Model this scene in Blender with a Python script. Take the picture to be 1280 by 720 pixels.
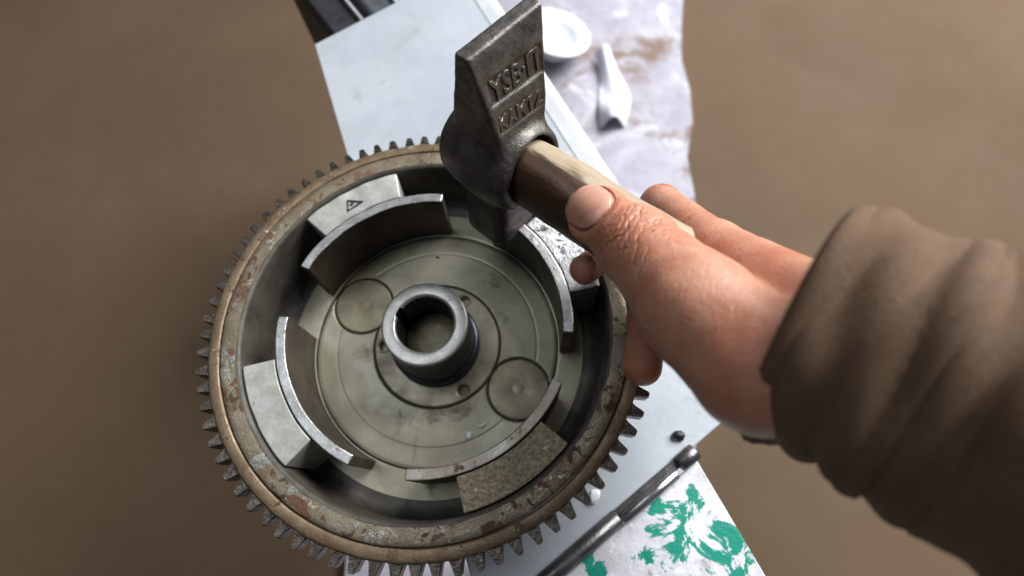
import bpy, bmesh, math, random
import numpy as np
from mathutils import Vector, Matrix
random.seed(7)
rng = np.random.default_rng(5)
scene = bpy.context.scene
for o in list(bpy.data.objects):
    bpy.data.objects.remove(o)
COL = scene.collection
MM = 0.001                      # everything below is modelled in millimetres
RAD = math.radians

# ------------------------------------------------------------------ camera, light, exposure
cam_d = bpy.data.cameras.new('camera')
cam = bpy.data.objects.new('camera', cam_d)
COL.objects.link(cam)
cam_d.sensor_width = 36.0
cam_d.lens = 672.94 / 1280 * 36.0
cam_d.clip_start = 0.005
cam_d.clip_end = 60.0
cam_d.dof.use_dof = True
cam_d.dof.focus_distance = 0.258
cam_d.dof.aperture_fstop = 5.2
R_cv = np.array([[0.99945046, 0.00624362, -0.03255454],
                 [-0.00618836, -0.92968948, -0.36829223],
                 [-0.03256509, 0.3682913, -0.92913994]])
Rm = R_cv.T @ np.diag([1., -1., -1.])
CAM = np.array([57.538, -90.108, 277.339])
m4 = Matrix([list(Rm[0]) + [CAM[0] * MM], list(Rm[1]) + [CAM[1] * MM], list(Rm[2]) + [CAM[2] * MM], [0, 0, 0, 1]])
cam.matrix_world = m4
scene.camera = cam

world = bpy.data.worlds.new('World')
scene.world = world
world.use_nodes = True
bg = world.node_tree.nodes['Background']
bg.inputs[0].default_value = (0.86, 0.90, 1.0, 1)
bg.inputs[1].default_value = 0.05

def area(name, loc, target, sx, sy, power, col):
    d = bpy.data.lights.new(name, 'AREA')
    d.shape = 'RECTANGLE'
    d.size, d.size_y = sx, sy
    d.energy = power
    d.color = col
    o = bpy.data.objects.new(name, d)
    COL.objects.link(o)
    o.location = loc
    o.rotation_euler = (Vector(target) - Vector(loc)).to_track_quat('-Z', 'Y').to_euler()
    return o
area('doorway_light', (1.50, 1.22, 1.42), (0.0, 0.05, -0.05), 1.6, 1.3, 150, (0.93, 0.965, 1.0))

area('overhead_fill_light', (-0.55, 0.25, 1.75), (0.0, 0.0, -0.05), 0.9, 0.8, 7.5, (0.84, 0.92, 1.0))  # unseen overhead fill, added to lift the dark flywheel bowl with cool light

scene.view_settings.view_transform = 'Standard'
scene.view_settings.look = 'None'
scene.view_settings.exposure = 0.0
scene.view_settings.gamma = 1.0
scene.view_settings.use_curve_mapping = False
scene.render.engine = 'CYCLES'

# ------------------------------------------------------------------ materials
def mat(name, c1, c2, scale=60, metallic=0.0, rough=(0.4, 0.6), bump=0.2, bscale=None, bdist=0.0006,
        patches=(), sss=0.0, spec=0.5, detail=6, stretch=None, extra_bump=None, rnd=True):
    """two-tone procedural noise, then patches (colour, scale, threshold, softness, metallic, roughness) over it"""
    m = bpy.data.materials.new(name)
    m.use_nodes = True
    nt = m.node_tree
    N, L = nt.nodes, nt.links
    b = N['Principled BSDF']
    tc = N.new('ShaderNodeTexCoord')
    vec = tc.outputs['Object']
    if rnd:
        oi = N.new('ShaderNodeObjectInfo')
        mul = N.new('ShaderNodeMath'); mul.operation = 'MULTIPLY'; mul.inputs[1].default_value = 3.7
        L.new(oi.outputs['Random'], mul.inputs[0])
        va = N.new('ShaderNodeVectorMath'); va.operation = 'ADD'
        L.new(vec, va.inputs[0]); L.new(mul.outputs[0], va.inputs[1])
        vec = va.outputs[0]
    if stretch:
        mp = N.new('ShaderNodeMapping'); mp.inputs['Scale'].default_value = stretch
        L.new(vec, mp.inputs['Vector']); vec = mp.outputs[0]
    def noise(sc, det=detail, ro=0.62, dist=0.0):
        n = N.new('ShaderNodeTexNoise')
        n.inputs['Scale'].default_value = sc; n.inputs['Detail'].default_value = det
        n.inputs['Roughness'].default_value = ro; n.inputs['Distortion'].default_value = dist
        L.new(vec, n.inputs['Vector'])
        return n.outputs[0]
    def ramp(sock, lo, hi):
        r = N.new('ShaderNodeMapRange'); r.inputs[1].default_value = lo; r.inputs[2].default_value = hi
        r.interpolation_type = 'SMOOTHSTEP'
        L.new(sock, r.inputs[0]); return r.outputs[0]
    def mix(fac, a, bb):
        x = N.new('ShaderNodeMix'); x.data_type = 'RGBA'
        L.new(fac, x.inputs[0])
        for s, v in ((x.inputs[6], a), (x.inputs[7], bb)):
            if isinstance(v, tuple): s.default_value = (*v, 1)
            else: L.new(v, s)
        return x.outputs[2]
    def fmix(fac, a, v):
        x = N.new('ShaderNodeMix'); x.data_type = 'FLOAT'
        L.new(fac, x.inputs[0]); L.new(a, x.inputs[2]); x.inputs[3].default_value = v
        return x.outputs[0]
    n0 = noise(scale, dist=0.3)
    f0 = ramp(n0, 0.32, 0.68)
    col = mix(f0, c1, c2)
    rr = N.new('ShaderNodeMapRange'); rr.inputs[3].default_value = rough[0]; rr.inputs[4].default_value = rough[1]
    L.new(ramp(noise(scale * 1.7), 0.3, 0.7), rr.inputs[0])
    ro = rr.outputs[0]
    mv = N.new('ShaderNodeValue'); mv.outputs[0].default_value = metallic
    me = mv.outputs[0]
    hs = []
    for (pc, ps, th, so, pm, pr) in patches:
        f = ramp(noise(ps, 8, 0.66, 0.5), th, th + so)
        col = mix(f, col, pc); ro = fmix(f, ro, pr); me = fmix(f, me, pm); hs.append(f)
    L.new(col, b.inputs['Base Color']); L.new(ro, b.inputs['Roughness']); L.new(me, b.inputs['Metallic'])
    b.inputs['Specular IOR Level'].default_value = spec
    if sss:
        b.inputs['Subsurface Weight'].default_value = sss
        b.inputs['Subsurface Radius'].default_value = (1.0, 0.35, 0.2)
        b.inputs['Subsurface Scale'].default_value = 0.004
    h = noise(bscale or scale * 6, 5, 0.6)
    for f in hs[:1]:
        a = N.new('ShaderNodeMath'); a.operation = 'MULTIPLY_ADD'; a.inputs[1].default_value = 0.6
        L.new(f, a.inputs[0]); L.new(h, a.inputs[2]); h = a.outputs[0]
    if extra_bump:
        v = N.new('ShaderNodeTexVoronoi'); v.inputs['Scale'].default_value = extra_bump[0]
        v.feature = 'DISTANCE_TO_EDGE'
        L.new(vec, v.inputs['Vector'])
        a = N.new('ShaderNodeMath'); a.operation = 'MULTIPLY_ADD'; a.inputs[1].default_value = extra_bump[1]
        L.new(ramp(v.outputs[0], 0.0, 0.12), a.inputs[0]); L.new(h, a.inputs[2]); h = a.outputs[0]
    bp = N.new('ShaderNodeBump'); bp.inputs['Strength'].default_value = bump; bp.inputs['Distance'].default_value = bdist
    L.new(h, bp.inputs['Height']); L.new(bp.outputs[0], b.inputs['Normal'])
    return m

RUST = (0.115, 0.055, 0.028)
M = {}
M['rim'] = mat('worn_rim_paint', (0.29, 0.245, 0.175), (0.20, 0.15, 0.095), 70, 0.5, (0.3, 0.48), 0.6, 700,
               patches=[((0.36, 0.34, 0.30), 44, 0.56, 0.06, 0.6, 0.34), (RUST, 80, 0.545, 0.04, 0.0, 0.8), ((0.06, 0.036, 0.02), 110, 0.565, 0.06, 0, 0.75), ((0.5, 0.44, 0.34), 140, 0.62, 0.05, 0.8, 0.3)])
M['ring'] = mat('rusty_ring_steel', (0.25, 0.18, 0.11), (0.175, 0.115, 0.065), 90, 0.5, (0.35, 0.6), 0.5, 800,
                patches=[(RUST, 80, 0.54, 0.1, 0.0, 0.8), ((0.05, 0.03, 0.018), 130, 0.6, 0.05, 0, 0.75), ((0.46, 0.42, 0.36), 80, 0.62, 0.06, 0.7, 0.35)])
M['tooth'] = mat('worn_tooth_steel', (0.17, 0.145, 0.12), (0.07, 0.058, 0.047), 260, 0.9, (0.2, 0.4), 0.4, 900,
                 patches=[(RUST, 240, 0.56, 0.12, 0.0, 0.75)])
M['floor'] = mat('oily_cast_aluminium', (0.42, 0.385, 0.28), (0.29, 0.26, 0.18), 22, 0.4, (0.36, 0.5), 0.25, 500,
                 patches=[((0.13, 0.105, 0.06), 30, 0.56, 0.16, 0.2, 0.5), ((0.03, 0.028, 0.024), 260, 0.70, 0.02, 0.0, 0.6), ((0.30, 0.28, 0.235), 20, 0.6, 0.2, 0.6, 0.36)])
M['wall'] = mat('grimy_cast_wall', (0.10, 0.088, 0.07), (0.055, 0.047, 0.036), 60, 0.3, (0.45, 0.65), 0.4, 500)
M['plug'] = mat('aluminium_plug', (0.34, 0.30, 0.195), (0.22, 0.185, 0.115), 50, 0.3, (0.38, 0.55), 0.3, 600,
                patches=[((0.085, 0.07, 0.045), 60, 0.62, 0.15, 0.2, 0.6)])
M['flange'] = mat('flange_steel', (0.36, 0.32, 0.225), (0.23, 0.20, 0.14), 45, 0.35, (0.32, 0.5), 0.25, 600,
                  patches=[((0.15, 0.09, 0.05), 60, 0.61, 0.15, 0.2, 0.6)])
M['shoe'] = mat('steel_pole_shoe', (0.56, 0.55, 0.53), (0.40, 0.385, 0.36), 130, 0.85, (0.25, 0.42), 0.4, 800,
                patches=[((0.17, 0.135, 0.10), 110, 0.64, 0.04, 0.2, 0.65)])
M['shoe_rust'] = mat('rusty_pole_shoe', (0.25, 0.16, 0.095), (0.56, 0.53, 0.47), 24, 0.6, (0.35, 0.55), 0.4, 800,
                     patches=[((0.14, 0.09, 0.055), 90, 0.60, 0.05, 0.1, 0.7)])
M['shoe_face'] = mat('dark_shoe_face', (0.105, 0.085, 0.06), (0.065, 0.05, 0.036), 50, 0.4, (0.4, 0.6), 0.4, 500)  # darker tone for every shoe face but the top
M['magnet'] = mat('granular_magnet', (0.48, 0.40, 0.27), (0.22, 0.175, 0.105), 480, 0.3, (0.5, 0.7), 0.9, 520, 0.0012,
                  patches=[((0.10, 0.075, 0.05), 430, 0.64, 0.03, 0.1, 0.8), ((0.58, 0.53, 0.43), 260, 0.60, 0.04, 0.4, 0.4)])
M['magnet_clean'] = mat('smooth_magnet', (0.50, 0.49, 0.45), (0.37, 0.35, 0.30), 90, 0.35, (0.45, 0.6), 0.35, 500,
                        patches=[((0.19, 0.17, 0.13), 120, 0.63, 0.08, 0.1, 0.7)])
M['magnet_pitted'] = mat('pitted_magnet', (0.60, 0.60, 0.60), (0.40, 0.39, 0.37), 130, 0.5, (0.35, 0.55), 0.9, 420, 0.0015,
                         patches=[((0.10, 0.09, 0.075), 210, 0.57, 0.05, 0.1, 0.8)])
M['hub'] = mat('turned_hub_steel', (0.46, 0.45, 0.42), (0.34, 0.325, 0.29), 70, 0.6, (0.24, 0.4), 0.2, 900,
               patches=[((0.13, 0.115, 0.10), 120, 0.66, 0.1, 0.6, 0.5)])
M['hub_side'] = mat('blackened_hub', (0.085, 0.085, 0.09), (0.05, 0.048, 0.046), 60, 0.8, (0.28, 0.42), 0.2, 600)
M['collar'] = mat('blue_sheen_collar', (0.085, 0.095, 0.13), (0.06, 0.06, 0.07), 60, 0.85, (0.3, 0.45), 0.2, 600)  # blue reflection put into the dark steel's colour
M['bore'] = mat('oily_bore', (0.04, 0.036, 0.03), (0.02, 0.024, 0.02), 60, 0.5, (0.3, 0.5), 0.3, 500)
M['ink'] = mat('stamped_mark', (0.03, 0.032, 0.04), (0.05, 0.05, 0.055), 300, 0.2, (0.6, 0.7), 0.1)
M['forged'] = mat('forged_steel', (0.145, 0.13, 0.115), (0.08, 0.07, 0.06), 130, 0.65, (0.36, 0.52), 0.55, 900, 0.0006,
                  patches=[((0.055, 0.042, 0.033), 85, 0.56, 0.14, 0.4, 0.55), ((0.40, 0.39, 0.375), 620, 0.66, 0.06, 0.95, 0.3)])
M['letter'] = mat('raised_letter_steel', (0.20, 0.185, 0.165), (0.15, 0.135, 0.12), 200, 0.85, (0.32, 0.45), 0.3, 900)
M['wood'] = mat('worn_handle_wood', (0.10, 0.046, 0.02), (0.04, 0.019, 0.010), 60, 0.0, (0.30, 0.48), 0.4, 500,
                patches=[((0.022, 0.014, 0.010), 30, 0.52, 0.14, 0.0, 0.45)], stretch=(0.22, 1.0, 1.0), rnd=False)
def lit_worn_strip(m):
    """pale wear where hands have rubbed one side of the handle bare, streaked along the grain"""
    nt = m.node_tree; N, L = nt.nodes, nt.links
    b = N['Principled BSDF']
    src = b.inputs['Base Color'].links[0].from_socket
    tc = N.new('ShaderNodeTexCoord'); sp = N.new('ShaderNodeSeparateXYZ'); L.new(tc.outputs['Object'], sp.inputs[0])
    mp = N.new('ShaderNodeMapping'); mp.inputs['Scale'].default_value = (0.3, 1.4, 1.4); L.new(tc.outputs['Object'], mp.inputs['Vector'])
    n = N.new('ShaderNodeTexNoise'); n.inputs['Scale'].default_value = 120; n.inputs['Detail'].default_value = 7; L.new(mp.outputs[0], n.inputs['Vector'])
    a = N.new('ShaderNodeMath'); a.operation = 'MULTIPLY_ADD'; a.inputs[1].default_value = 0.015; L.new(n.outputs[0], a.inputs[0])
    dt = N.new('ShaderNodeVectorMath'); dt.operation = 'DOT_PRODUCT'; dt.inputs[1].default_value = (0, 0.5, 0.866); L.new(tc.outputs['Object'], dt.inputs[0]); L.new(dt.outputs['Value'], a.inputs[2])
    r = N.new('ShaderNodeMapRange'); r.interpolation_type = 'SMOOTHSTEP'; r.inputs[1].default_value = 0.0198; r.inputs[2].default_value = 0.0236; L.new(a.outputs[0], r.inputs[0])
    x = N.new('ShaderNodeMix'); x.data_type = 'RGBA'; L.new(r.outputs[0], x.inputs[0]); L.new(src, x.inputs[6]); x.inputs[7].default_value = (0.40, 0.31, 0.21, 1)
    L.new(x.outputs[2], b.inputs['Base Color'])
lit_worn_strip(M['wood'])  # light on the handle's upper side painted in, mixed with wear
M['skin'] = mat('weathered_skin', (0.56, 0.275, 0.175), (0.46, 0.17, 0.095), 48, 0.0, (0.34, 0.5), 0.35, 420, 0.0007,
                patches=[((0.62, 0.34, 0.24), 42, 0.58, 0.15, 0.0, 0.42), ((0.33, 0.10, 0.055), 60, 0.57, 0.15, 0, 0.5), ((0.13, 0.06, 0.035), 240, 0.63, 0.08, 0, 0.6)],
                sss=0.18, extra_bump=(620, 0.7))
M['nail'] = mat('thumbnail', (0.62, 0.33, 0.245), (0.56, 0.25, 0.17), 90, 0.0, (0.24, 0.32), 0.08, 300, sss=0.25, stretch=(1, 1, 1))
M['crease'] = mat('dirt_in_crease', (0.09, 0.035, 0.022), (0.13, 0.05, 0.03), 300, 0.0, (0.6, 0.7), 0.2)
M['cloth'] = mat('brown_sleeve_cloth', (0.19, 0.105, 0.055), (0.15, 0.083, 0.043), 40, 0.0, (0.8, 0.95), 0.7, 1200, 0.0008, extra_bump=(800, 0.6))
M['plate'] = mat('pale_painted_sheet', (0.47, 0.49, 0.52), (0.40, 0.42, 0.45), 14, 0.1, (0.34, 0.5), 0.25, 220,
                 patches=[((0.35, 0.365, 0.375), 30, 0.57, 0.16, 0.1, 0.55), ((0.12, 0.13, 0.13), 90, 0.69, 0.05, 0.0, 0.5), ((0.33, 0.35, 0.32), 65, 0.70, 0.06, 0.0, 0.5)])
M['lip'] = mat('highlit_edge', (0.76, 0.77, 0.78), (0.66, 0.67, 0.68), 40, 0.1, (0.25, 0.4), 0.2, 300)  # highlight on the tilted edge put into its colour as white
M['hinge'] = mat('dull_hinge_steel', (0.17, 0.16, 0.16), (0.10, 0.092, 0.09), 60, 0.85, (0.3, 0.45), 0.3, 600)
M['hinge_pin'] = mat('bright_hinge_pin', (0.42, 0.40, 0.40), (0.30, 0.28, 0.28), 60, 0.9, (0.22, 0.35), 0.2, 600)
M['white'] = mat('white_plastic', (0.80, 0.82, 0.83), (0.74, 0.76, 0.78), 20, 0.0, (0.35, 0.5), 0.1, 200)
M['rag'] = mat('pale_rag', (0.78, 0.79, 0.86), (0.70, 0.70, 0.77), 20, 0.0, (0.8, 0.9), 0.3, 300)
M['crate'] = mat('dark_crate_plastic', (0.045, 0.05, 0.055), (0.085, 0.09, 0.095), 70, 0.0, (0.5, 0.7), 0.5, 400)
M['crate_dark'] = mat('black_crate_panel', (0.012, 0.013, 0.015), (0.02, 0.02, 0.024), 70, 0.0, (0.5, 0.7), 0.3, 400)
M['crate_seam'] = mat('pale_crate_seam', (0.42, 0.42, 0.42), (0.32, 0.32, 0.32), 70, 0.0, (0.5, 0.7), 0.3, 400)
M['chip'] = mat('white_paint_chip', (0.82, 0.82, 0.82), (0.74, 0.74, 0.74), 90, 0.0, (0.3, 0.4), 0.2, 600)
M['black'] = mat('black_rubber', (0.02, 0.02, 0.02), (0.035, 0.033, 0.03), 90, 0.0, (0.5, 0.6), 0.2, 600)
M['slab'] = mat('pale_concrete', (0.47, 0.445, 0.49), (0.33, 0.305, 0.345), 11, 0.0, (0.7, 0.9), 0.5, 60, 0.004,
                patches=[((0.22, 0.15, 0.115), 7.0, 0.51, 0.12, 0, 0.9), ((0.55, 0.53, 0.58), 14, 0.55, 0.1, 0, 0.8), ((0.36, 0.34, 0.38), 40, 0.67, 0.06, 0, 0.9)])
M['earth'] = mat('brown_packed_earth', (0.125, 0.077, 0.042), (0.105, 0.064, 0.034), 3.2, 0.0, (0.85, 0.95), 0.12, 40, 0.006,
                 patches=[((0.135, 0.088, 0.05), 2.2, 0.56, 0.25, 0, 0.9)])

def edge_wear(m, col, lo_, hi_, rough):
    """bare bright metal where the real edges of the mesh are rubbed"""
    nt = m.node_tree; N, L = nt.nodes, nt.links; b = N['Principled BSDF']
    g = N.new('ShaderNodeNewGeometry'); n = N.new('ShaderNodeTexNoise'); n.inputs['Scale'].default_value = 260; n.inputs['Detail'].default_value = 6
    tc = N.new('ShaderNodeTexCoord'); L.new(tc.outputs['Object'], n.inputs['Vector'])
    a = N.new('ShaderNodeMath'); a.operation = 'MULTIPLY_ADD'; a.inputs[1].default_value = 0.05; L.new(n.outputs[0], a.inputs[0]); L.new(g.outputs['Pointiness'], a.inputs[2])
    r = N.new('ShaderNodeMapRange'); r.interpolation_type = 'SMOOTHSTEP'; r.inputs[1].default_value = lo_ + .025; r.inputs[2].default_value = hi_ + .025; L.new(a.outputs[0], r.inputs[0])
    for key, v in (('Base Color', col), ('Roughness', rough)):
        src = b.inputs[key].links[0].from_socket
        x = N.new('ShaderNodeMix'); x.data_type = 'RGBA' if key == 'Base Color' else 'FLOAT'; L.new(r.outputs[0], x.inputs[0])
        if key == 'Base Color': L.new(src, x.inputs[6]); x.inputs[7].default_value = (*v, 1); L.new(x.outputs[2], b.inputs[key])
        else: L.new(src, x.inputs[2]); x.inputs[3].default_value = v; L.new(x.outputs[0], b.inputs[key])
edge_wear(M['forged'], (0.42, 0.40, 0.375), 0.53, 0.60, 0.28)

def flap_material():
    m = mat('flaking_white_over_green', (0.70, 0.69, 0.71), (0.52, 0.495, 0.515), 40, 0.0, (0.45, 0.6), 0.5, 500,
            patches=[((0.36, 0.335, 0.33), 110, 0.58, 0.12, 0, 0.7), ((0.74, 0.72, 0.73), 120, 0.58, 0.05, 0, 0.5), ((0.0, 0.235, 0.16), 44, 0.53, 0.03, 0.0, 0.45)])
    return m
M['flap'] = flap_material()

# ------------------------------------------------------------------ helpers
def tag(o, label=None, cat=None, group=None, kind=None):
    if label: o['label'] = label
    if cat: o['category'] = cat
    if group: o['group'] = group
    if kind: o['kind'] = kind
    return o

def link(name, me, m, parent=None, smooth=True, loc=None):
    o = bpy.data.objects.new(name, me)
    COL.objects.link(o)
    if m is not None:
        for q in (m if isinstance(m, (list, tuple)) else [m]):
            me.materials.append(q)
    if smooth:
        me.polygons.foreach_set('use_smooth', [True] * len(me.polygons))
    if parent is not None:
        o.parent = parent
        if parent.type == 'EMPTY' and parent.parent is None:
            o.matrix_parent_inverse = Matrix.Translation(-parent.location)
    return o

def mesh_vf(name, V, F):
    """V: n x 3 in mm, F: n x 4 (or lists)"""
    me = bpy.data.meshes.new(name)
    V = np.asarray(V, dtype=np.float32) * MM
    if isinstance(F, np.ndarray):
        nf, k = F.shape
        me.vertices.add(len(V)); me.vertices.foreach_set('co', V.ravel())
        me.loops.add(nf * k); me.loops.foreach_set('vertex_index', F.astype(np.int32).ravel())
        me.polygons.add(nf); me.polygons.foreach_set('loop_start', np.arange(0, nf * k, k, dtype=np.int32))
        me.update(calc_edges=True); me.validate()
    else:
        me.from_pydata([tuple(map(float, v)) for v in V], [], F); me.update()
    return me

def empty(name, loc_mm):
    o = bpy.data.objects.new(name, None)
    COL.objects.link(o)
    o.location = Vector(loc_mm) * MM
    o.empty_display_size = 0.02
    return o

def bevel(o, w, seg=2, ang=35):
    md = o.modifiers.new('bevel', 'BEVEL'); md.width = w * MM; md.segments = seg
    md.limit_method = 'ANGLE'; md.angle_limit = RAD(ang); md.harden_normals = False
    return o

def lathe(name, prof, nseg, a0=0.0, a1=2 * math.pi, fn=None, close_prof=False):
    """prof: list of (r, z); fn(r, theta, z) -> (r, z)"""
    prof = np.array(prof, dtype=float)
    full = abs(a1 - a0 - 2 * math.pi) < 1e-6
    n = nseg if full else nseg + 1
    th = a0 + (a1 - a0) * np.arange(n) / nseg
    r = np.repeat(prof[:, 0][:, None], n, 1); z = np.repeat(prof[:, 1][:, None], n, 1)
    T = np.repeat(th[None, :], len(prof), 0)
    if fn: r, z = fn(r, T, z)
    V = np.stack([r * np.cos(T), r * np.sin(T), z], -1).reshape(-1, 3)
    k = len(prof)
    i = np.arange(k if close_prof else k - 1); j = np.arange(n if full else n - 1)
    I, J = np.meshgrid(i, j, indexing='ij')
    I2 = (I + 1) % k; J2 = (J + 1) % n
    F = np.stack([I * n + J, I2 * n + J, I2 * n + J2, I * n + J2], -1).reshape(-1, 4)
    return mesh_vf(name, V, F)

def box_mesh(name, lo, hi):
    x0, y0, z0 = lo; x1, y1, z1 = hi
    V = [(x0, y0, z0), (x1, y0, z0), (x1, y1, z0), (x0, y1, z0), (x0, y0, z1), (x1, y0, z1), (x1, y1, z1), (x0, y1, z1)]
    F = [(3, 2, 1, 0), (4, 5, 6, 7), (0, 1, 5, 4), (1, 2, 6, 5), (2, 3, 7, 6), (3, 0, 4, 7)]
    return mesh_vf(name, V, F)

def prism(name, poly, z0, z1):
    n = len(poly)
    V = [(x, y, z0) for x, y in poly] + [(x, y, z1) for x, y in poly]
    F = [tuple(range(n - 1, -1, -1)), tuple(range(n, 2 * n))] + [(i, (i + 1) % n, n + (i + 1) % n, n + i) for i in range(n)]
    return mesh_vf(name, V, F)

def arc_block(name, r0, r1, t0, t1, z0, z1, n=28, wob=None):
    V = []; F = []
    for i in range(n + 1):
        t = RAD(t0 + (t1 - t0) * i / n); c, s = math.cos(t), math.sin(t)
        dz = wob(i / n) if wob else 0
        V += [(r0 * c, r0 * s, z0), (r1 * c, r1 * s, z0), (r1 * c, r1 * s, z1 + dz), (r0 * c, r0 * s, z1 + dz)]
    for i in range(n):
        a, b = 4 * i, 4 * i + 4
        for k in range(4):
            F.append((a + k, a + (k + 1) % 4, b + (k + 1) % 4, b + k))
    F.append((3, 2, 1, 0)); e = 4 * n; F.append((e, e + 1, e + 2, e + 3))
    me = mesh_vf(name, V, F)
    bm = bmesh.new(); bm.from_mesh(me); bmesh.ops.recalc_face_normals(bm, faces=bm.faces); bm.to_mesh(me); bm.free()
    return me

def tube(name, p0, p1, r, n=24, cap=True, r1=None, rings=2):
    p0 = np.array(p0, float); p1 = np.array(p1, float); d = (p1 - p0); L = np.linalg.norm(d); d /= L
    u = np.cross(d, [0, 0, 1.0]); u = u / np.linalg.norm(u) if np.linalg.norm(u) > 1e-6 else np.array([1., 0, 0]); v = np.cross(d, u)
    r1 = r if r1 is None else r1
    st = [(0, r * .82), (min(r * .12, L * .1), r), (L - min(r1 * .12, L * .1), r1), (L, r1 * .82)]
    V = []; F = []
    for (s, rr) in st:
        for k in range(n):
            a = 2 * math.pi * k / n
            V.append(p0 + d * s + rr * (math.cos(a) * u + math.sin(a) * v))
    for i in range(len(st) - 1):
        for k in range(n):
            F.append((i * n + k, i * n + (k + 1) % n, (i + 1) * n + (k + 1) % n, (i + 1) * n + k))
    F.append(tuple(range(n - 1, -1, -1))); F.append(tuple(range(len(st) * n - n, len(st) * n)))
    me = mesh_vf(name, V, F)
    bm = bmesh.new(); bm.from_mesh(me); bmesh.ops.recalc_face_normals(bm, faces=bm.faces); bm.to_mesh(me); bm.free()
    return me

def surface_nets(V, lo, step):
    """iso-surface (0) of a sampled signed distance field"""
    S = V < 0
    c = [(i, j, k) for i in (0, 1) for j in (0, 1) for k in (0, 1)]
    nx, ny, nz = V.shape
    sl = lambda A, o: A[o[0]:nx - 1 + o[0], o[1]:ny - 1 + o[1], o[2]:nz - 1 + o[2]]
    cnt = sum(sl(S, o).astype(np.int8) for o in c)
    act = np.argwhere((cnt > 0) & (cnt < 8))
    idx = -np.ones((nx - 1, ny - 1, nz - 1), dtype=np.int64)
    idx[act[:, 0], act[:, 1], act[:, 2]] = np.arange(len(act))
    P = np.zeros((len(act), 3)); Wt = np.zeros(len(act))
    for a in range(8):
        for b in range(a + 1, 8):
            oa, ob = np.array(c[a]), np.array(c[b])
            if np.abs(oa - ob).sum() != 1: continue
            va = V[tuple((act + oa).T)]; vb = V[tuple((act + ob).T)]
            m = (va < 0) != (vb < 0)
            t = np.where(m, va / np.where(m, va - vb, 1), 0)
            P += np.where(m[:, None], oa + (ob - oa) * t[:, None], 0); Wt += m
    P = (act + P / Wt[:, None]) * step + np.array(lo)
    Fs = []
    for ax in range(3):
        o = [0, 0, 0]; o[ax] = 1
        A = S[:nx - o[0], :ny - o[1], :nz - o[2]]; B = S[o[0]:, o[1]:, o[2]:]
        e = np.argwhere(A != B)
        u, w = (ax + 1) % 3, (ax + 2) % 3
        ok = (e[:, u] > 0) & (e[:, w] > 0) & (e[:, u] < V.shape[u] - 1) & (e[:, w] < V.shape[w] - 1)
        e = e[ok]
        du = np.zeros(3, int); du[u] = 1; dw = np.zeros(3, int); dw[w] = 1
        q = [idx[tuple(x.T)] for x in (e - du - dw, e - dw, e, e - du)]
        flip = A[tuple(e.T)]
        F = np.stack(q, 1); F[~flip] = F[~flip][:, ::-1]
        Fs.append(F)
    return P, np.concatenate(Fs)

def smin(a, b, k):
    h = np.clip(0.5 + 0.5 * (b - a) / k, 0, 1)
    return b + (a - b) * h - k * h * (1 - h)
def smax(a, b, k): return -smin(-a, -b, k)

def cone_sd(X, a, b, ra, rb):
    a = np.array(a); b = np.array(b); ba = b - a
    h = np.clip(((X - a) @ ba) / (ba @ ba), 0, 1)
    return np.sqrt((((X - a) - h[..., None] * ba) ** 2).sum(-1)) - (ra + (rb - ra) * h)

def grid(lo, hi, step):
    ax = [np.arange(l, h + step, step) for l, h in zip(lo, hi)]
    return np.stack(np.meshgrid(*ax, indexing='ij'), -1)

# ------------------------------------------------------------------ ground
GZ = -450.0
ground = link('ground', mesh_vf('ground', [(-9000, -9000, GZ), (9000, -9000, GZ), (9000, 9000, GZ), (-9000, 9000, GZ)], [(0, 1, 2, 3)]), M['earth'])
tag(ground, 'dull brown packed earth below and around the table', kind='structure')
# pale paving slab beside the table (an uneven edge towards the earth)
edge = []
for i in range(41):
    y = -500 + 2600 * i / 40
    edge.append((262 + (y + 170) * 0.078 + 9 * math.sin(i * 1.7) + rng.uniform(-7, 7), y))
slab = link('pavement', prism('pavement', edge + [(-260, 2100), (-150, -500)], GZ - 1, GZ + 14), M['slab'], smooth=False)
tag(slab, 'pale lavender grey concrete paving with brown dirty patches', kind='structure')

# ------------------------------------------------------------------ table
PZ = -58.0
tbl = empty('metal_table', (40, 90, GZ + 14))
tag(tbl, 'pale grey painted sheet metal table under the flywheel', 'table')
dR = np.array([0.445, -0.896]); dR /= np.linalg.norm(dR)
cFR = np.array([5.5, 350.0]); cNR = np.array([194., -29.]); cFL = np.array([-119.7, 261.6])
dN = np.array([0.793, 0.610]); dN /= np.linalg.norm(dN)
# near-left corner: left edge (parallel to the right one) with the near edge
dL = np.array([143., -388.5]); dL /= np.linalg.norm(dL)
Am = np.stack([dL, -dN], 1); st = np.linalg.solve(Am, cNR - cFL); cNL = cFL + dL * st[0]
o = link('table_top', prism('table_top', [tuple(cNL), tuple(cNR), tuple(cFR), tuple(cFL)], PZ - 3.5, PZ), M['plate'], tbl, smooth=False)
bevel(o, 0.8)
nR = np.array([-dR[1], dR[0]])
if nR @ (cFR - cFL) < 0: nR = -nR
p0 = cNR + dR * -6 ; p1 = cFR + dR * 3
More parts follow.
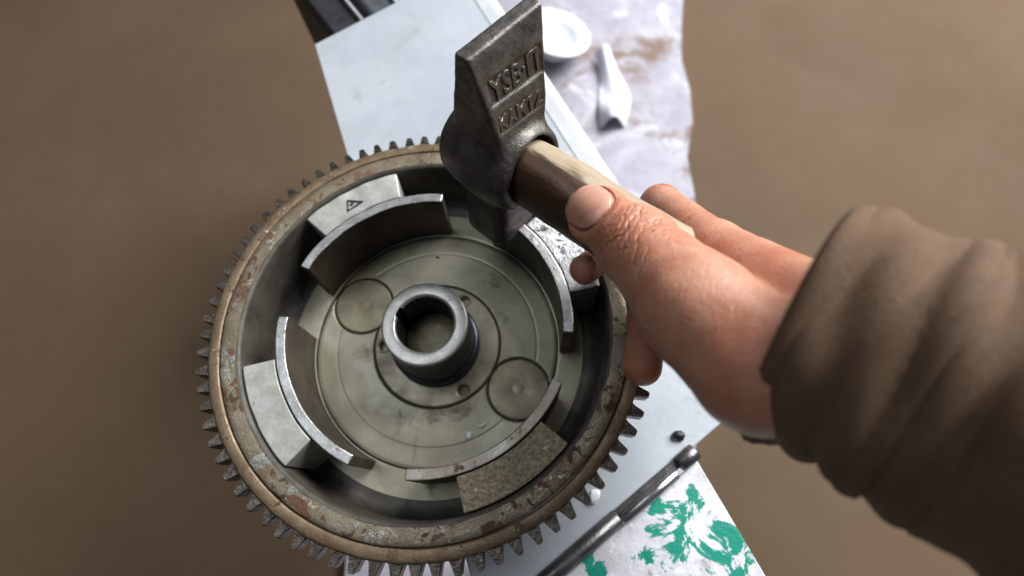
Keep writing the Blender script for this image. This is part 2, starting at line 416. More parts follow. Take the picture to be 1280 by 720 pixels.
# folded bead along the right edge: half round on a small skirt
pr = [(-13.5, 0.05), (-12.6, 0.7), (-10, 1.2), (-4, 2.4), (-1, 2.6), (1.6, 1.9), (3.2, 0.2), (3.6, -2), (3.6, -16), (2.4, -16), (2.4, -4)]
V = []; F = []
for k, (pp) in enumerate((p0, p1)):
    for (s, z) in pr: V.append((pp[0] + nR[0] * s, pp[1] + nR[1] * s, PZ + z))
n = len(pr)
for i in range(n): F.append((i, (i + 1) % n, n + (i + 1) % n, n + i))
F += [tuple(range(n)), tuple(range(2 * n - 1, n - 1, -1))]
me = mesh_vf('folded_edge', V, F)
bm = bmesh.new(); bm.from_mesh(me); bmesh.ops.recalc_face_normals(bm, faces=bm.faces); bm.to_mesh(me); bm.free()
tag(link('folded_edge', me, M['lip'], tbl, smooth=False), 'folded edge of the table, its bright highlight painted white')
for (x, y) in [(cFR + dR * 25 + np.array([-25, -15])), (cNR - dR * 40 - nR * 14), (cFL + dR * 60 + np.array([24, 5])), (cNL - dR * 10 + nR * 30)]:
    link('leg', box_mesh('leg', (x - 11, y - 11, GZ + 0.5), (x + 11, y + 11, PZ - 3.6)), M['hinge'], tbl, smooth=False)
# hinge along the near edge
nN = np.array([-dN[1], dN[0]])            # towards the table
hz = PZ + 1.5
def hp(s, off=0.0, z=0.0):                # s measured along the hinge from its visible lower end
    b = np.array([64.5, -128.4]) + dN * s - nN * 2.0 + nN * off
    return (b[0], b[1], hz + z)
hinge = link('hinge', prism('hinge', [hp(-60, 4.2)[:2], hp(112, 4.2)[:2], hp(112, -1.5)[:2], hp(-60, -1.5)[:2]], PZ + 0.05, PZ + 2.6), M['hinge'], tbl, smooth=False)
bevel(hinge, 0.6)
link('knuckle', tube('knuckle', hp(-60), hp(52.4), 4.9, 28), M['hinge'], hinge)
link('knuckle', tube('knuckle', hp(99), hp(112), 4.9, 28), M['hinge'], hinge)
tag(link('hinge_pin', tube('hinge_pin', hp(52.9, -2.4, 0.6), hp(94.5, -2.4, 0.6), 3.5, 24), M['hinge_pin'], hinge), 'bright steel pin in the hinge')
flap_poly = [hp(-110, -5.2)[:2], hp(110, -5.2)[:2], tuple(np.array(hp(110, -5.2)[:2]) + dR * 190), tuple(np.array(hp(-110, -5.2)[:2]) + dR * 190)]
o = link('flap', prism('flap', flap_poly, PZ - 5.5, PZ - 1.5), M['flap'], tbl, smooth=False)
tag(o, 'hinged flap with white paint flaking off green'); bevel(o, 0.8)

# ------------------------------------------------------------------ flywheel
fly = empty('flywheel', (0, 0, PZ))
tag(fly, 'rusty toothed flywheel lying open side up on the metal table', 'flywheel')
FZ = -44.0
# rim and bowl wall
wallp = [(88.5, FZ - 0.3)] + [(91.5 + 8 * math.sin(a), FZ + 8 - 8 * math.cos(a)) for a in np.linspace(0, math.pi / 2, 9)] + \
        [(99.6, -24), (99.7, -12), (99.8, -1.9), (100.3, -0.9), (101.3, -0.25), (102.2, 0.0)]
rimp = [(102.2, 0.0), (104.5, 0.12), (107.5, 0.12), (109.8, 0.0), (110.5, -0.35), (110.9, -1.3), (111.0, -14), (110, -40), (104, -54), (95, -57.9), (15, -57.9)]
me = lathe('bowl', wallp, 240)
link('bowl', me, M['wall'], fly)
def rimfn(r, T, z):
    top = z > -0.5
    w = 0.10 * np.sin(T * 9 + r) + 0.08 * np.sin(T * 23 + 1.3 * r)
    return r + np.where(top, 0.12 * np.sin(17 * T) + 0.1 * np.sin(41 * T), 0) * (r > 101), z + np.where(top, w, 0)
link('rim', lathe('rim', rimp, 320, fn=rimfn), M['rim'], fly)
# floor: seams, scribed circles, recessed plugs
plugs = [((50.5, -27.6), 18.4), ((-48.5, 25.8), 18.2)]
rs = np.unique(np.concatenate([np.arange(39.3, 72, 0.55), np.linspace(38.9, 40.6, 5), np.arange(72, 90.2, 1.2), [89.6]]))
def floorfn(r, T, z):
    x, y = r * np.cos(T), r * np.sin(T)
    z = z + 0.10 * np.sin(x * .13 + 1) * np.cos(y * .11)
    for (c, R) in plugs:
        d = np.hypot(x - c[0], y - c[1])
        z = z - 1.3 * np.exp(-((d - R - 0.35) / 0.6) ** 2) - 0.8 * (d < R)
    z = z - 0.35 * np.exp(-((r - 62) / 0.4) ** 2)
    z = z - 1.4 * np.exp(-((r - 39.0) / 0.55) ** 2)
    z = z - 0.7 * np.exp(-((r - 74.2) / 0.8) ** 2)
    return r, z
link('floor', lathe('floor', [(r, FZ) for r in rs], 840, fn=floorfn), M['floor'], fly)
for (c, R) in plugs:
    pr = [(0.01, FZ - 0.05), (3.0, FZ - 0.05), (3.6, FZ - 0.25), (4.2, FZ - 0.05), (R * .6, FZ + 0.02), (R - 1.4, FZ), (R - 0.6, FZ - 0.15), (R - 0.25, FZ - 0.7), (R - 0.2, FZ - 2)]
    me = lathe('plug', pr, 96)
    me.transform(Matrix.Translation((c[0] * MM, c[1] * MM, 0)))
    link('plug', me, M['plug'], fly)
def grime(cx, cy, R, wd, z, a0=0.0, a1=2 * math.pi):
    me = lathe('grime_seam', [(R - wd, z - .6), (R - wd * .6, z), (R + wd * .6, z), (R + wd, z - .6)], 120, a0, a1,
               fn=lambda r, T, zz: (R + (r - R) * (0.75 + 0.35 * np.sin(5 * T + cx) * np.sin(11 * T + 1)), zz))
    me.transform(Matrix.Translation((cx * MM, cy * MM, 0)))
    return link('grime_seam', me, M['bore'], fly)
for (c, R) in plugs: grime(c[0], c[1], R + 0.3, 0.55, FZ - 0.3)
grime(0, 0, 39.0, 0.7, FZ - 0.25)
grime(0, 0, 74.3, 0.9, FZ + 0.05)
# hub flange with three holes
holes = [RAD(-58.6), RAD(61), RAD(181)]
rs = np.arange(25.5, 38.8, 0.32)
def flangefn(r, T, z):
    x, y = r * np.cos(T), r * np.sin(T)
    for a in holes:
        d = np.hypot(x - 33 * math.cos(a), y - 33 * math.sin(a))
        z = z - 6.0 * np.clip((3.5 - d) / 0.5, 0, 1) - 0.5 * np.exp(-((d - 4.0) / 0.5) ** 2)
    z = z - 1.2 * np.clip((r - 37.9) / 0.8, 0, 1)
    return r, z
link('hub_flange', lathe('hub_flange', [(r, FZ + 0.35) for r in rs], 560, fn=flangefn), M['flange'], fly)
# hub
def hubfn(r, T, z):
    d = np.abs((T - RAD(156) + math.pi) % (2 * math.pi) - math.pi)
    key = np.clip((RAD(9.5) - d) / RAD(1.2), 0, 1)
    return np.where(r < 16.6, r + 2.8 * key, r), z
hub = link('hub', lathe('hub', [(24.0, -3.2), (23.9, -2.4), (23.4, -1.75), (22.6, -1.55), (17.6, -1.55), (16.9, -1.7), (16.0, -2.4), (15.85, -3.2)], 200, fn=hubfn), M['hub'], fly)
link('bore_wall', lathe('bore_wall', [(15.85, -3.2), (15.75, -30), (15.8, -57.5)], 200, fn=hubfn), M['bore'], hub)
link('bore_floor', lathe('bore_floor', [(0.01, -29.5), (8, -29.5), (15.5, -29.9), (15.7, -31)], 64), M['plug'], hub)
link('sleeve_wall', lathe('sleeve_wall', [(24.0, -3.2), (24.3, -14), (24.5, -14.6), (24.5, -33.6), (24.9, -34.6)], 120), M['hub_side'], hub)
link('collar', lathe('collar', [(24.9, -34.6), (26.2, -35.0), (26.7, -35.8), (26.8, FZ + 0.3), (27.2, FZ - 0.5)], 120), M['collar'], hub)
# pole shoes and magnets
def wob(i): return 0.25 * math.sin(i * 9) + 0.2 * math.sin(i * 23)
specs = [(30, (-4.3, 64.0), 'shoe', 'magnet_pitted', 'pitted silvery magnet block half under the hammer', 0.0),
         (120, (85.8, 155), 'shoe', 'magnet_clean', 'smooth pale magnet block stamped with a triangle', 0.0),
         (211, (177, 246), 'shoe', 'magnet_clean', None, 0.0),
         (302, (-93.0, -23.8), 'shoe_rust', 'magnet', 'grainy tan magnet block', 0.0)]
blocks = []
for (ct, (t0, t1), sm, mm_, lab, dz) in specs:
    me = arc_block('pole_shoe', 75.6, 81.2, t0, t1, FZ + 0.05, -0.2 + dz, 40, wob)
    o = link('pole_shoe', me, [M[sm], M['shoe_face']], fly, smooth=False)
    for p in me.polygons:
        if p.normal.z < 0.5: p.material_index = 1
    bevel(o, 0.7, 2)
    if sm == 'shoe_rust': tag(o, 'brown rusty pole shoe with chipped pale end')
    a0, a1 = {30: (12.5, 47), 120: (103.8, 139), 211: (194, 229), 302: (-75.2, -39.6)}[ct]
    me = arc_block('magnet_block', 81.75, 99.1, a0, a1, FZ + 0.05, -1.0, 24, wob)
    b_ = link('magnet_block', me, M[mm_], fly, smooth=False)
    if lab: tag(b_, lab)
    bevel(b_, 0.8, 2); blocks.append(b_)
# stamped triangle with a dot on the upper left magnet block (its tip points to the right)
def emb_bars(pts, w, z0, z1):
    V = []; F = []
    for (a, b) in pts:
        a = np.array(a); b = np.array(b); d = (b - a) / np.linalg.norm(b - a); q = np.array([-d[1], d[0]]) * w / 2
        a = a - d * w / 2; b = b + d * w / 2
        s = len(V)
        V += [(*(a + q), z0), (*(b + q), z0), (*(b - q), z0), (*(a - q), z0), (*(a + q), z1), (*(b + q), z1), (*(b - q), z1), (*(a - q), z1)]
        F += [(s + 4, s + 7, s + 6, s + 5), (s, s + 1, s + 5, s + 4), (s + 1, s + 2, s + 6, s + 5), (s + 2, s + 3, s + 7, s + 6), (s + 3, s, s + 4, s + 7)]
    return V, F
tip = np.array([-42.6, 76.6]); up = np.array([-51.4, 77.4]); lo_ = np.array([-50.4, 70.2])
V, F = emb_bars([(up, tip), (tip, lo_), (lo_, up)], 0.75, -1.6, -0.55)
c = np.array([-48.6, 74.9]); s = len(V)
for k in range(16): V.append((c[0] + 1.1 * math.cos(k * math.pi / 8), c[1] + 1.1 * math.sin(k * math.pi / 8), -0.5))
F.append(tuple(range(s, s + 16)))
o = link('stamped_emblem', mesh_vf('stamped_emblem', V, F), M['ink'], blocks[1], smooth=False)
# ring gear and its teeth
ring = link('ring_gear', lathe('ring_gear', [(111.25, -9), (111.3, -1.2), (111.7, -0.45), (112.5, -0.15), (116.3, -0.3), (117.3, -0.8), (117.9, -1.8), (118, -13.5), (117, -14.3), (111.3, -14.3), (111.25, -9)], 320,
      fn=lambda r, T, z: (r + np.where(r > 117, 0.15 * np.sin(31 * T) + 0.12 * np.sin(77 * T), 0), z + np.where(z > -1, 0.08 * np.sin(13 * T), 0))), M['ring'], fly)
bm = bmesh.new()
prof = [(117.0, 4.5), (118.3, 3.7), (120.0, 3.0), (122.2, 2.45), (124.4, 1.9), (125.3, 1.2)]
lv = [(-13.2, 0.9), (-12.2, 1.0), (-4.2, 1.0), (-2.6, 0.86)]
ringsv = []
for (z, k) in lv:
    half = [(r if z != -2.6 else r - 0.5 * (r > 119), y * k) for r, y in prof]
    loop = half + [(r, -y) for r, y in reversed(half)]
    ringsv.append([bm.verts.new((r * MM, y * MM, z * MM)) for r, y in loop])
for a, b in zip(ringsv, ringsv[1:]):
    for i in range(len(a)):
        bm.faces.new((a[i], a[(i + 1) % len(a)], b[(i + 1) % len(a)], b[i]))
bm.faces.new(ringsv[-1]); bm.faces.new(list(reversed(ringsv[0])))
bmesh.ops.recalc_face_normals(bm, faces=bm.faces)
tooth_me = bpy.data.meshes.new('tooth'); bm.to_mesh(tooth_me); bm.free()
tooth_me.materials.append(M['tooth'])
NT = 77
for k in range(NT):
    o = bpy.data.objects.new('tooth', tooth_me); COL.objects.link(o); o.parent = ring
    o.rotation_euler.z = RAD(-65.0 + 360.0 / NT * k + random.uniform(-.25, .25))
    o.scale = (1, random.uniform(.9, 1.06), 1)

# ------------------------------------------------------------------ hammer
A = np.array([0.08464248, 0.2793202, 0.95646008]); H = np.array([0.73975987, -0.66068503, 0.12747794]); Wv = np.cross(A, H)
rl = RAD(-4.0)                      # small roll of the head about the handle
A2 = A * math.cos(rl) + Wv * math.sin(rl) ; W2 = np.cross(A2, H); A = A2; Wv = W2
E_ = np.array([42.7, 77.4, 44.7])
EA = 55.0
B_ = E_ - EA * A
ham = empty('hammer', tuple(B_ + A * 0.0))
tag(ham, 'dark forged hammer with stamped wedge head held over the flywheel', 'hammer')
def to_world(q):                    # q: (a, h, w)
    q = np.asarray(q); return B_ + q[..., 0:1] * A + q[..., 1:2] * H + q[..., 2:3] * Wv
ka = [0, 4, 22, 34, 46, 58, 72, 84, 102, 119, 126]
khp = [14, 15, 15, 14, 16, 18, 17, 14.8, 10.2, 5.4, 3.4]     # +h half thickness
khm = [14, 15, 15, 14, 17, 19, 17, 14.0, 9, 4.2, 3.2]
kw = [14, 15.5, 15.5, 14.5, 15, 16.5, 17, 18.0, 20.0, 22.4, 23]
kr = [6, 6.5, 6.5, 7, 7, 7, 5, 2.6, 2.0, 1.6, 1.4]
lo = (-3, -32, -32); hi = (132, 32, 32); stp = 0.7
X = grid(lo, hi, stp); a, h, w = X[..., 0], X[..., 1], X[..., 2]
ai = a - 0.16 * w * np.clip((a - 84) / 36, 0, 1)
it = lambda k: np.interp(ai, ka, k)
hp_, hm_, hw_, hr_ = it(khp), it(khm), it(kw), it(kr)
qh = np.where(h > 0, h - hp_, -h - hm_) + hr_; qw = np.abs(w) - hw_ + hr_
d2 = np.minimum(np.maximum(qh, qw), 0) + np.hypot(np.maximum(qh, 0), np.maximum(qw, 0)) - hr_
D = smax(smax(d2, ai - 122.5, 1.4), -a, 2.0)
# eye boss: barrel along the handle
rad = np.sqrt(((a - EA) / 1.0) ** 2 + (w / 1.0) ** 2)
boss = smax(rad - (25.0 - 0.006 * h * h), np.abs(h + 1.0) - 23.5, 4.0)
D = smin(D, boss, 4.5)
# waisted neck
D = smax(D, -(np.sqrt((a - 29) ** 2 + (np.maximum(np.abs(w), np.abs(h)) - 24) ** 2) - 8.0), 2.0)
# eye hole
eye = np.hypot((a - EA - 1.2) / 19.0, (w - 1.2) / 16.6) - 1
D = smax(D, -eye * 16.5, 1.0)
# recessed cartouche on the front face
fh = hp_
cart = np.maximum(np.abs(a - 0.16 * w * np.clip((a - 84) / 36, 0, 1) - 103.0) - 6.2, np.abs(w - 1.0) - 17.4 )
dent = 1.0 * np.clip(-cart / 1.0, 0, 1) * (h > 0)
cart2 = np.maximum(np.abs(a - 0.03 * w - 87.4) - 4.6, np.abs(w - 0.5) - 15.2)
dent = dent + 0.7 * np.clip(-cart2 / 1.0, 0, 1) * (h > 0)
D = D + dent * np.cos(RAD(16))
# dings and forge waviness
D = D + 0.12 * np.sin(a * .33 + w * .21) * np.sin(h * .29 + 1) + 0.06 * np.sin(a * .9 + 2 * np.sin(w * .4)) * np.sin(w * .8 + h * .5)
P, F = surface_nets(D.astype(np.float32), lo, stp)
head = link('head', mesh_vf('head', to_world(P), F), M['forged'], ham)
sm_ = head.modifiers.new('smooth', 'SMOOTH'); sm_.factor = 0.5; sm_.iterations = 2

def lettering(txt, a_c, w_c, size, depth, base_sink, sxs=1.0):
    cu = bpy.data.curves.new('lettering', 'FONT'); cu.body = txt; cu.size = size * MM
    cu.align_x = 'CENTER'; cu.align_y = 'CENTER'; cu.extrude = depth * MM; cu.offset = 0.16 * MM
    cu.bevel_depth = 0.12 * MM; cu.bevel_resolution = 1; cu.resolution_u = 3
    t = bpy.data.objects.new('lettering', cu); COL.objects.link(t)
    dg = bpy.context.evaluated_depsgraph_get()
    me = bpy.data.meshes.new_from_object(t.evaluated_get(dg))
    bpy.data.objects.remove(t); bpy.data.curves.remove(cu)
    co = np.zeros(len(me.vertices) * 3, np.float32); me.vertices.foreach_get('co', co); co = co.reshape(-1, 3) / MM
    ww = w_c + co[:, 0] * sxs; aa = a_c + co[:, 1] + ww * (0.09 if a_c > 95 else 0.03)
    surf = np.interp(aa - 0.16 * ww * np.clip((aa - 84) / 36, 0, 1), ka, khp)
    V = to_world(np.stack([aa, surf - base_sink + co[:, 2], ww], 1))
    me.vertices.foreach_set('co', (V * MM).astype(np.float32).ravel()); me.update()
    me.materials.clear()
    return link('lettering', me, M['letter'], head, smooth=False)
lettering('YSB\u00b7\u041f', 103.0, 1.0, 12.4, 0.55, 0.85, 0.94)
lettering('KAMTZ', 87.5, 0.5, 9.2, 0.5, 0.7, 0.95)

# handle: oval, waisted, wood
hs = [(-24, 10.2, 11.2), (-18, 10.6, 11.8), (0, 10.8, 12.2), (20, 10.9, 12.6), (28, 11.2, 13.0), (45, 11.5, 13.2), (70, 11.2, 12.8), (120, 11.6, 13.2), (180, 12.2, 14.2), (225, 13, 15.5), (250, 13, 15.5), (256, 11.5, 14), (258, 6, 8), (258.5, 0.3, 0.3)]
hs = [(-24.3, 0.3, 0.3), (-24.2, 9, 10)] + hs
SS = []
for (s0, q0, p0_), (s1, q1, p1_) in zip(hs, hs[1:]):
    k = max(1, int((s1 - s0) / 3))
    for i in range(k):
        t = i / k; SS.append((s0 + (s1 - s0) * t, q0 + (q1 - q0) * t, p0_ + (p1_ - p0_) * t))
SS.append(hs[-1]); n = 40
V = []
for (s, rw, ra) in SS:
    for k in range(n):
        t = 2 * math.pi * k / n
        cx, sx = math.cos(t), math.sin(t)
        sq = (abs(cx) ** 2.6 + abs(sx) ** 2.6) ** (-1 / 2.6)
        jit = 1 + 0.012 * math.sin(s * .11 + 3 * t) + 0.008 * math.sin(s * .31 + 7 * t)
        V.append((s, 1.3 * rw * cx * sq * jit, 1.3 * ra * sx * sq * jit))
F = [(i * n + k, i * n + (k + 1) % n, (i + 1) * n + (k + 1) % n, (i + 1) * n + k) for i in range(len(SS) - 1) for k in range(n)]
me = mesh_vf('handle', V, F)
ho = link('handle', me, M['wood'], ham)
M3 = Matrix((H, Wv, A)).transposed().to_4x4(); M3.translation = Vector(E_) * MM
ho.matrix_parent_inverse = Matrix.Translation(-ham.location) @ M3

# ------------------------------------------------------------------ hand
thumb = [(86.0, 23.0, 75.5), (100.6, 6.6, 80.0), (114.7, -29.2, 102.0), (126.9, -52.0, 114.0)]
def P3(*q): return np.array(q, float)
T0, T1, T2, T3 = [P3(*q) for q in thumb]
index = [P3(85.5, 19.8, 25.0), P3(105.8, 37.5, 16.0), P3(126, 54, 31), P3(137, 11, 66)]
middle = [P3(111.9, -29, 19), P3(117.5, -3.7, 13), P3(140, 22, 24), P3(139, -4, 72)]
ringf = [P3(141, -31, 24), P3(149, -11, 16), P3(158.3, 2.7, 22), P3(142.5, -24.6, 72)]
pinky = [P3(153, -44, 33), P3(161, -29, 23), P3(168.9, -20.5, 28), P3(150.7, -42.2, 72)]
wrist = P3(160, -52, 124); elbow = P3(330, -190, 205)
lo = np.array([64., -100., 2.]); hi = np.array([225., 76., 172.]); stp = 0.95
X = grid(lo, hi, stp).astype(np.float32)
d = (T0 - T1) / np.linalg.norm(T0 - T1)                       # thumb direction, to the tip
nv = P3(-0.06, -0.40, 0.88); nv -= d * (nv @ d); nv /= np.linalg.norm(nv); sv = np.cross(d, nv)
def hand_sd(X):
    # thumb, flattened at the tip
    q = X - T0
    x, y, z = q @ d, q @ sv, q @ nv
    k1 = np.sqrt((x / 14.5) ** 2 + (y / 12.2) ** 2 + (z / 9.8) ** 2)
    tip = (k1 - 1) * 10.0
    D = smin(tip, cone_sd(X, T0 - d * 6, T1, 11.2, 15.6), 5.0)
    D = smin(D, cone_sd(X, T1, T2, 15.4, 19.0), 5.0)
    D = smin(D, cone_sd(X, T2, T3, 17.0, 18.5), 9.0)
    D = smin(D, cone_sd(X, T3, wrist, 16.5, 20.0), 12.0)
    fingers = None
    for (J, rr) in ((index, (7.6, 8.4, 9.8, 11.5)), (middle, (9.4, 9.8, 10.4, 12.0)), (ringf, (7.8, 8.8, 9.6, 11.5)), (pinky, (6.8, 7.6, 8.2, 10.5))):
        f = cone_sd(X, J[0], J[1], rr[0], rr[1])
        f = smin(f, cone_sd(X, J[1], J[2], rr[1], rr[2]), 2.5)
        f = smin(f, cone_sd(X, J[2], J[3], rr[2], rr[3]), 3.0)
        fingers = f if fingers is None else smin(fingers, f, 1.2)
    palm = None
    for J, rr in ((index, 12), (middle, 12.5), (ringf, 12), (pinky, 11)):
        f = cone_sd(X, J[3], wrist, rr, 16.5)
        palm = f if palm is None else smin(palm, f, 8.0)
    palm = smin(palm, fingers, 5.0)
    D = smin(D, palm, 5.0)
    D = smin(D, cone_sd(X, T2 + (T3 - T2) * .4, ringf[3], 13, 11), 10.0)     # web of the thumb
    D = smin(D, cone_sd(X, wrist, elbow, 22, 34), 14.0)
    # thumb joint creases across the back of the knuckle
    for (c0, wd, dp, bow) in ((T1 + d * 0.5, 0.55, 0.75, 2.5), (T1 - d * 3.1, 0.45, 0.5, -1.5), (T1 + d * 3.2, 0.4, 0.45, 3.4), (T1 - d * 6.8, 0.5, 0.45, 0.5), (T1 - d * 1.2, 0.3, 0.3, 1.2), (T1 + d * 5.6, 0.35, 0.3, 2.6), (T1 - d * 10.5, 0.45, 0.3, -2.0), (T1 - d * 15, 0.5, 0.25, -2.5)):
        qc = X - c0
        yq = qc @ sv; xx = qc @ d - bow * (yq / 9.0) ** 2 + 0.7 * np.sin(yq * .55 + dp * 20) + 0.3 * np.sin(yq * 1.7 + dp * 50); zz = qc @ nv
        D = D + 0.95 * dp * np.exp(-(xx / (1.25 * wd)) ** 2) * np.clip((zz - 2) / 5, 0, 1) * np.clip((14.5 - np.abs(yq)) / 5, 0, 1) * (np.abs(zz) < 30) * (0.85 + 0.15 * np.sin(yq * .5 + dp * 31))
    # nail bed: a groove round the nail, the bed a little lower
    nq = ((np.abs((x - 2.4)) / 10.6) ** 2.6 + (np.abs(y) / 9.9) ** 2.6) ** (1 / 2.6)
    up_ = np.clip(z / 2.0, 0, 1) * (z < 14)
    D = D + up_ * (0.9 * np.exp(-((nq - 1.03) / 0.055) ** 2) * (x < 9) + 0.45 * np.clip((1.0 - nq) / 0.06, 0, 1))
    # folds of the nail: skin swells beside and behind it
    D = D - up_ * 0.5 * np.exp(-((nq - 1.3) / 0.13) ** 2) * (x < 5)
    # soft irregular flesh
    D = D + 0.22 * np.sin(X[..., 0] * .31) * np.sin(X[..., 1] * .27 + 1) * np.sin(X[..., 2] * .33)
    return D
D = hand_sd(X).astype(np.float32)
P, F = surface_nets(D, lo, stp)
bm = bmesh.new()
me = bpy.data.meshes.new('hand_coarse'); me.from_pydata(P.tolist(), [], F.tolist()); bm.from_mesh(me); bpy.data.meshes.remove(me)
Ta, Tb, Tv = Vector(T0), Vector(T1 + (T2 - T1) * .45), Vector(nv)
def near_thumb(p):
    ab = Tb - Ta; t = max(-.2, min(1, (p - Ta).dot(ab) / ab.dot(ab))); q = p - (Ta + ab * t)
    return q.length < 21 and q.dot(Tv) > -6
vis = {v for v in bm.verts if near_thumb(v.co)}
ed = [e for e in bm.edges if e.verts[0] in vis and e.verts[1] in vis]
bmesh.ops.subdivide_edges(bm, edges=ed, cuts=2, use_grid_fill=True)
me = bpy.data.meshes.new('hand'); bm.to_mesh(me); bm.free()
co = np.zeros(len(me.vertices) * 3, np.float32); me.vertices.foreach_get('co', co); Q = co.reshape(-1, 3).astype(np.float64)
inside = (Q > lo + 2.5).all(1) & (Q < hi - 2.5).all(1)
for it_ in range(2):                 # pull the refined vertices onto the surface
    f0 = hand_sd(Q); e = 0.12
    g = np.stack([hand_sd(Q + e * np.eye(3)[k]) - f0 for k in range(3)], 1) / e
    st_ = f0 / np.maximum((g * g).sum(1), 0.25)
    Q = Q - np.where(inside, np.clip(st_, -.8, .8), 0)[:, None] * g
me.vertices.foreach_set('co', (Q * MM).astype(np.float32).ravel()); me.update()
hand = empty('person', (160, -52, 100))
tag(hand, 'bare right hand gripping the hammer handle with thumb along the top', 'person')
ho_ = link('hand', me, M['skin'], hand)
# thumbnail plate, laid on the thumb by marching down onto the flesh
nu, nvv = 29, 33
pts = []
uu = np.linspace(-1, 1, nu); vv = np.linspace(-1, 1, nvv)
UU, VV = np.meshgrid(uu, vv, indexing='ij')
# square to superellipse disc
rho = np.maximum(np.abs(UU), np.abs(VV)); ang = np.arctan2(VV, UU)
sup = (np.abs(np.cos(ang)) ** 2.6 + np.abs(np.sin(ang)) ** 2.6) ** (-1 / 2.6)
yy = 9.6 * rho * sup * np.cos(ang); xx = 2.4 + 10.35 * rho * sup * np.sin(ang)
zz = np.full_like(xx, 17.0)
for _ in range(40):
    zz = zz - 0.7 * hand_sd(T0 + xx[..., None] * d + yy[..., None] * sv + zz[..., None] * nv)
# a smooth nail: a low order surface through the flesh under it, lifted a little
cx_, cy_ = (xx / 10).ravel(), (yy / 10).ravel()
basis = np.stack([np.ones_like(cx_), cx_, cx_ ** 2, cx_ ** 3, cy_ ** 2, cx_ * cy_ ** 2, cy_ ** 4, cx_ ** 4], 1)
sel = (rho.ravel() < 0.93)
co_ = np.linalg.lstsq(basis[sel], zz.ravel()[sel], rcond=None)[0]
zz = (basis @ co_).reshape(xx.shape) + 0.42 - 0.25 * np.clip((rho - .8) / .2, 0, 1)
V = T0 + xx[..., None] * d + yy[..., None] * sv + zz[..., None] * nv
V = V.reshape(-1, 3)
I, J = np.meshgrid(np.arange(nu - 1), np.arange(nvv - 1), indexing='ij')
F = np.stack([I * nvv + J, (I + 1) * nvv + J, (I + 1) * nvv + J + 1, I * nvv + J + 1], -1).reshape(-1, 4)
nail = link('thumbnail', mesh_vf('thumbnail', V, F), M['nail'], hand)
so = nail.modifiers.new('solid', 'SOLIDIFY'); so.thickness = 0.7 * MM; so.offset = 0.0
# sleeve
ax = (elbow - wrist) / np.linalg.norm(elbow - wrist); u_ = np.cross(ax, [0, 0, 1.]); u_ /= np.linalg.norm(u_); v_ = np.cross(u_, ax)
V = []; n = 96; rowsn = 220
for i in range(rowsn):
    s = -23 + 259 * i / (rowsn - 1)
    for k in range(n):
        t = 2 * math.pi * k / n
        r = 35 + 0.055 * s + (1.5 if s > 22 else 0) + 0.9 * math.sin(s * .5 + 2.2 * math.sin(t * 2 + .5)) + 2.0 * math.sin(s * .16 + 1.5 * math.sin(t * 2)) + 0.9 * math.sin(s * .42 + 3 * t) + 0.8 * math.sin(5 * t + s * .07)
        r -= 0.9 * math.exp(-((s + 19) / 1.3) ** 2) + 0.9 * math.exp(-((s - 3) / 1.3) ** 2) + (0.5 if 0 < s < 6 and k % 2 else 0)
        if s < 8: r += 2.0
        if i == 0: r -= 1.2
        V.append(wrist + ax * s + r * (math.cos(t) * u_ + math.sin(t) * v_))
F = np.array([(i * n + k, i * n + (k + 1) % n, (i + 1) * n + (k + 1) % n, (i + 1) * n + k) for i in range(rowsn - 1) for k in range(n)])
sl_ = link('sleeve', mesh_vf('sleeve', V, F), M['cloth'], hand)
so = sl_.modifiers.new('solid', 'SOLIDIFY'); so.thickness = 2.0 * MM

# ------------------------------------------------------------------ small things on and around the table
def chip(name, loc, size, m, label, cat, flat=0.4, seed=0, group=None):
    r_ = np.random.default_rng(seed)
    bm = bmesh.new(); bmesh.ops.create_icosphere(bm, subdivisions=2, radius=1)
    for v in bm.verts:
        v.co = Vector((v.co.x * size[0], v.co.y * size[1], max(-.5, v.co.z) * size[2])) * MM * float(r_.uniform(.82, 1.12))
    me = bpy.data.meshes.new(name); bm.to_mesh(me); bm.free()
    o = link(name, me, m, smooth=False)
    o.location = Vector(loc) * MM; o.rotation_euler.z = r_.uniform(0, 6)
    return tag(o, label, cat, group)
chip('paint_chip', (94.0, -87.5, PZ + 1.0), (5.0, 3.2, 2.0), M['chip'], 'white paint chip on the table beneath the gear teeth', 'paint chip', seed=3)
chip('rubber_lump', (146.0, -53.0, PZ + 1.6), (3.0, 3.6, 3.2), M['black'], 'small black lump on the table beside the hinge', 'lump', seed=4)
chip('crumb', (21.7, -55.0, FZ + 0.7), (2.6, 1.8, 1.2), M['chip'], 'larger of two white crumbs inside the flywheel', 'crumb', seed=5, group='white crumbs on the flywheel floor')
chip('crumb', (29.5, -49.1, FZ + 0.6), (2.6, 1.0, 0.9), M['chip'], 'thin smaller white crumb inside the flywheel nearer the plug', 'crumb', seed=6, group='white crumbs on the flywheel floor')
chip('dirt_speck', (-3.0, 59.2, FZ + 0.3), (1.3, 0.9, 0.6), M['black'], 'black dirt speck on the flywheel floor below the hammer', 'speck', seed=8)

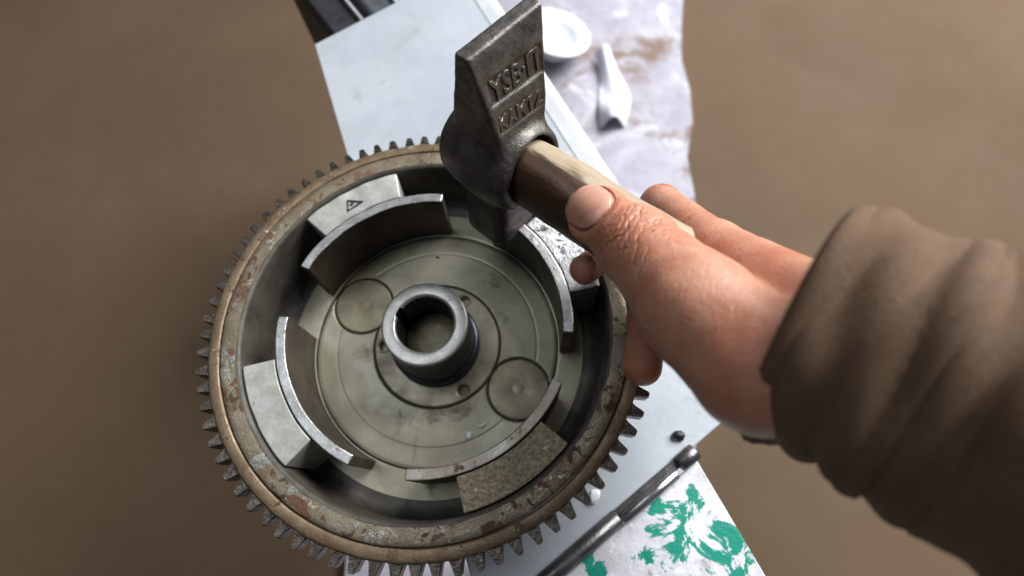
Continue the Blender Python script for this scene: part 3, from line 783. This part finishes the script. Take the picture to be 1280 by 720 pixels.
# dark crate beyond the far corner of the table
cr = empty('crate', (-150, 380, GZ))
tag(cr, 'dark plastic crate with pale seams beyond the far table corner', 'crate')
fE = (np.array([-52.1, 309.5]) - np.array([-91.8, 281.4])); fE /= np.linalg.norm(fE); fN = np.array([-fE[1], fE[0]])
base = np.array([-91.8, 281.4]) + fN * 3
def cq(s, n_): q = base + fE * s + fN * n_; return (q[0], q[1])
def cbox(name, s0, s1, n0, n1, z0, z1, m, w=2.0):
    o = link(name, prism(name, [cq(s0, n0), cq(s1, n0), cq(s1, n1), cq(s0, n1)], z0, z1), m, cr, smooth=False)
    return bevel(o, w)
cbox('crate_body', -16, 55, 1.5, 118, GZ, PZ - 20, M['crate_dark'])
for (s0, s1) in ((-14, 10), (24, 44)):
    cbox('lid_panel', s0, s1, 4, 116, PZ - 19.9, PZ - 8, M['crate'] if s0 > 0 else M['crate_dark'])
cbox('seam', 11.5, 14.0, 2, 117, PZ - 19.8, PZ - 4, M['crate_seam'], 0.5)
cbox('seam', 46, 48.4, 2, 117, PZ - 19.8, PZ - 5, M['crate_seam'], 0.5)

# white tub and pale scrap lying on the paving
SZ = GZ + 14
prof = [(0.1, 1.0), (26, 1.0), (29, 3), (37, 30), (40, 33), (56, 35), (58, 37), (57, 39), (41, 37.5), (35, 33), (27, 5), (0.1, 3.5)]
me = lathe('white_tub', prof, 72)
me.transform(Matrix.Translation((0, 0, 0.008)) @ Matrix.Rotation(RAD(14), 4, Vector((-0.5, 1.0, 0)).normalized()))
tub = link('white_tub', me, M['white'])
tub.location = Vector((96, 622, SZ)) * MM
tag(tub, 'shallow white plastic tub with a wide rim on the paving behind the hammer head', 'tub')
V = []; nx_, ny_ = 40, 24
for i in range(nx_):
    for j in range(ny_):
        u, v = i / (nx_ - 1), j / (ny_ - 1)
        x = (v - .5) * (38 + 12 * math.sin(u * 5)) + 14 * math.sin(u * 2.6); y = (u - .5) * 150
        z = 3 + 26 * math.sin(math.pi * v) * (0.6 + 0.4 * math.sin(u * 7 + 1)) + 4 * math.sin(9 * u + 5 * v)
        V.append((x, y, max(z, 1.2)))
F = np.array([(i * ny_ + j, (i + 1) * ny_ + j, (i + 1) * ny_ + j + 1, i * ny_ + j + 1) for i in range(nx_ - 1) for j in range(ny_ - 1)])
rag = link('rag', mesh_vf('rag', V, F), M['rag'])
so = rag.modifiers.new('solid', 'SOLIDIFY'); so.thickness = 1.6 * MM
rag.location = Vector((184, 540, SZ)) * MM
rag.rotation_euler.z = RAD(6)
tag(rag, 'pale crumpled rag lying on the paving beside the table', 'rag')
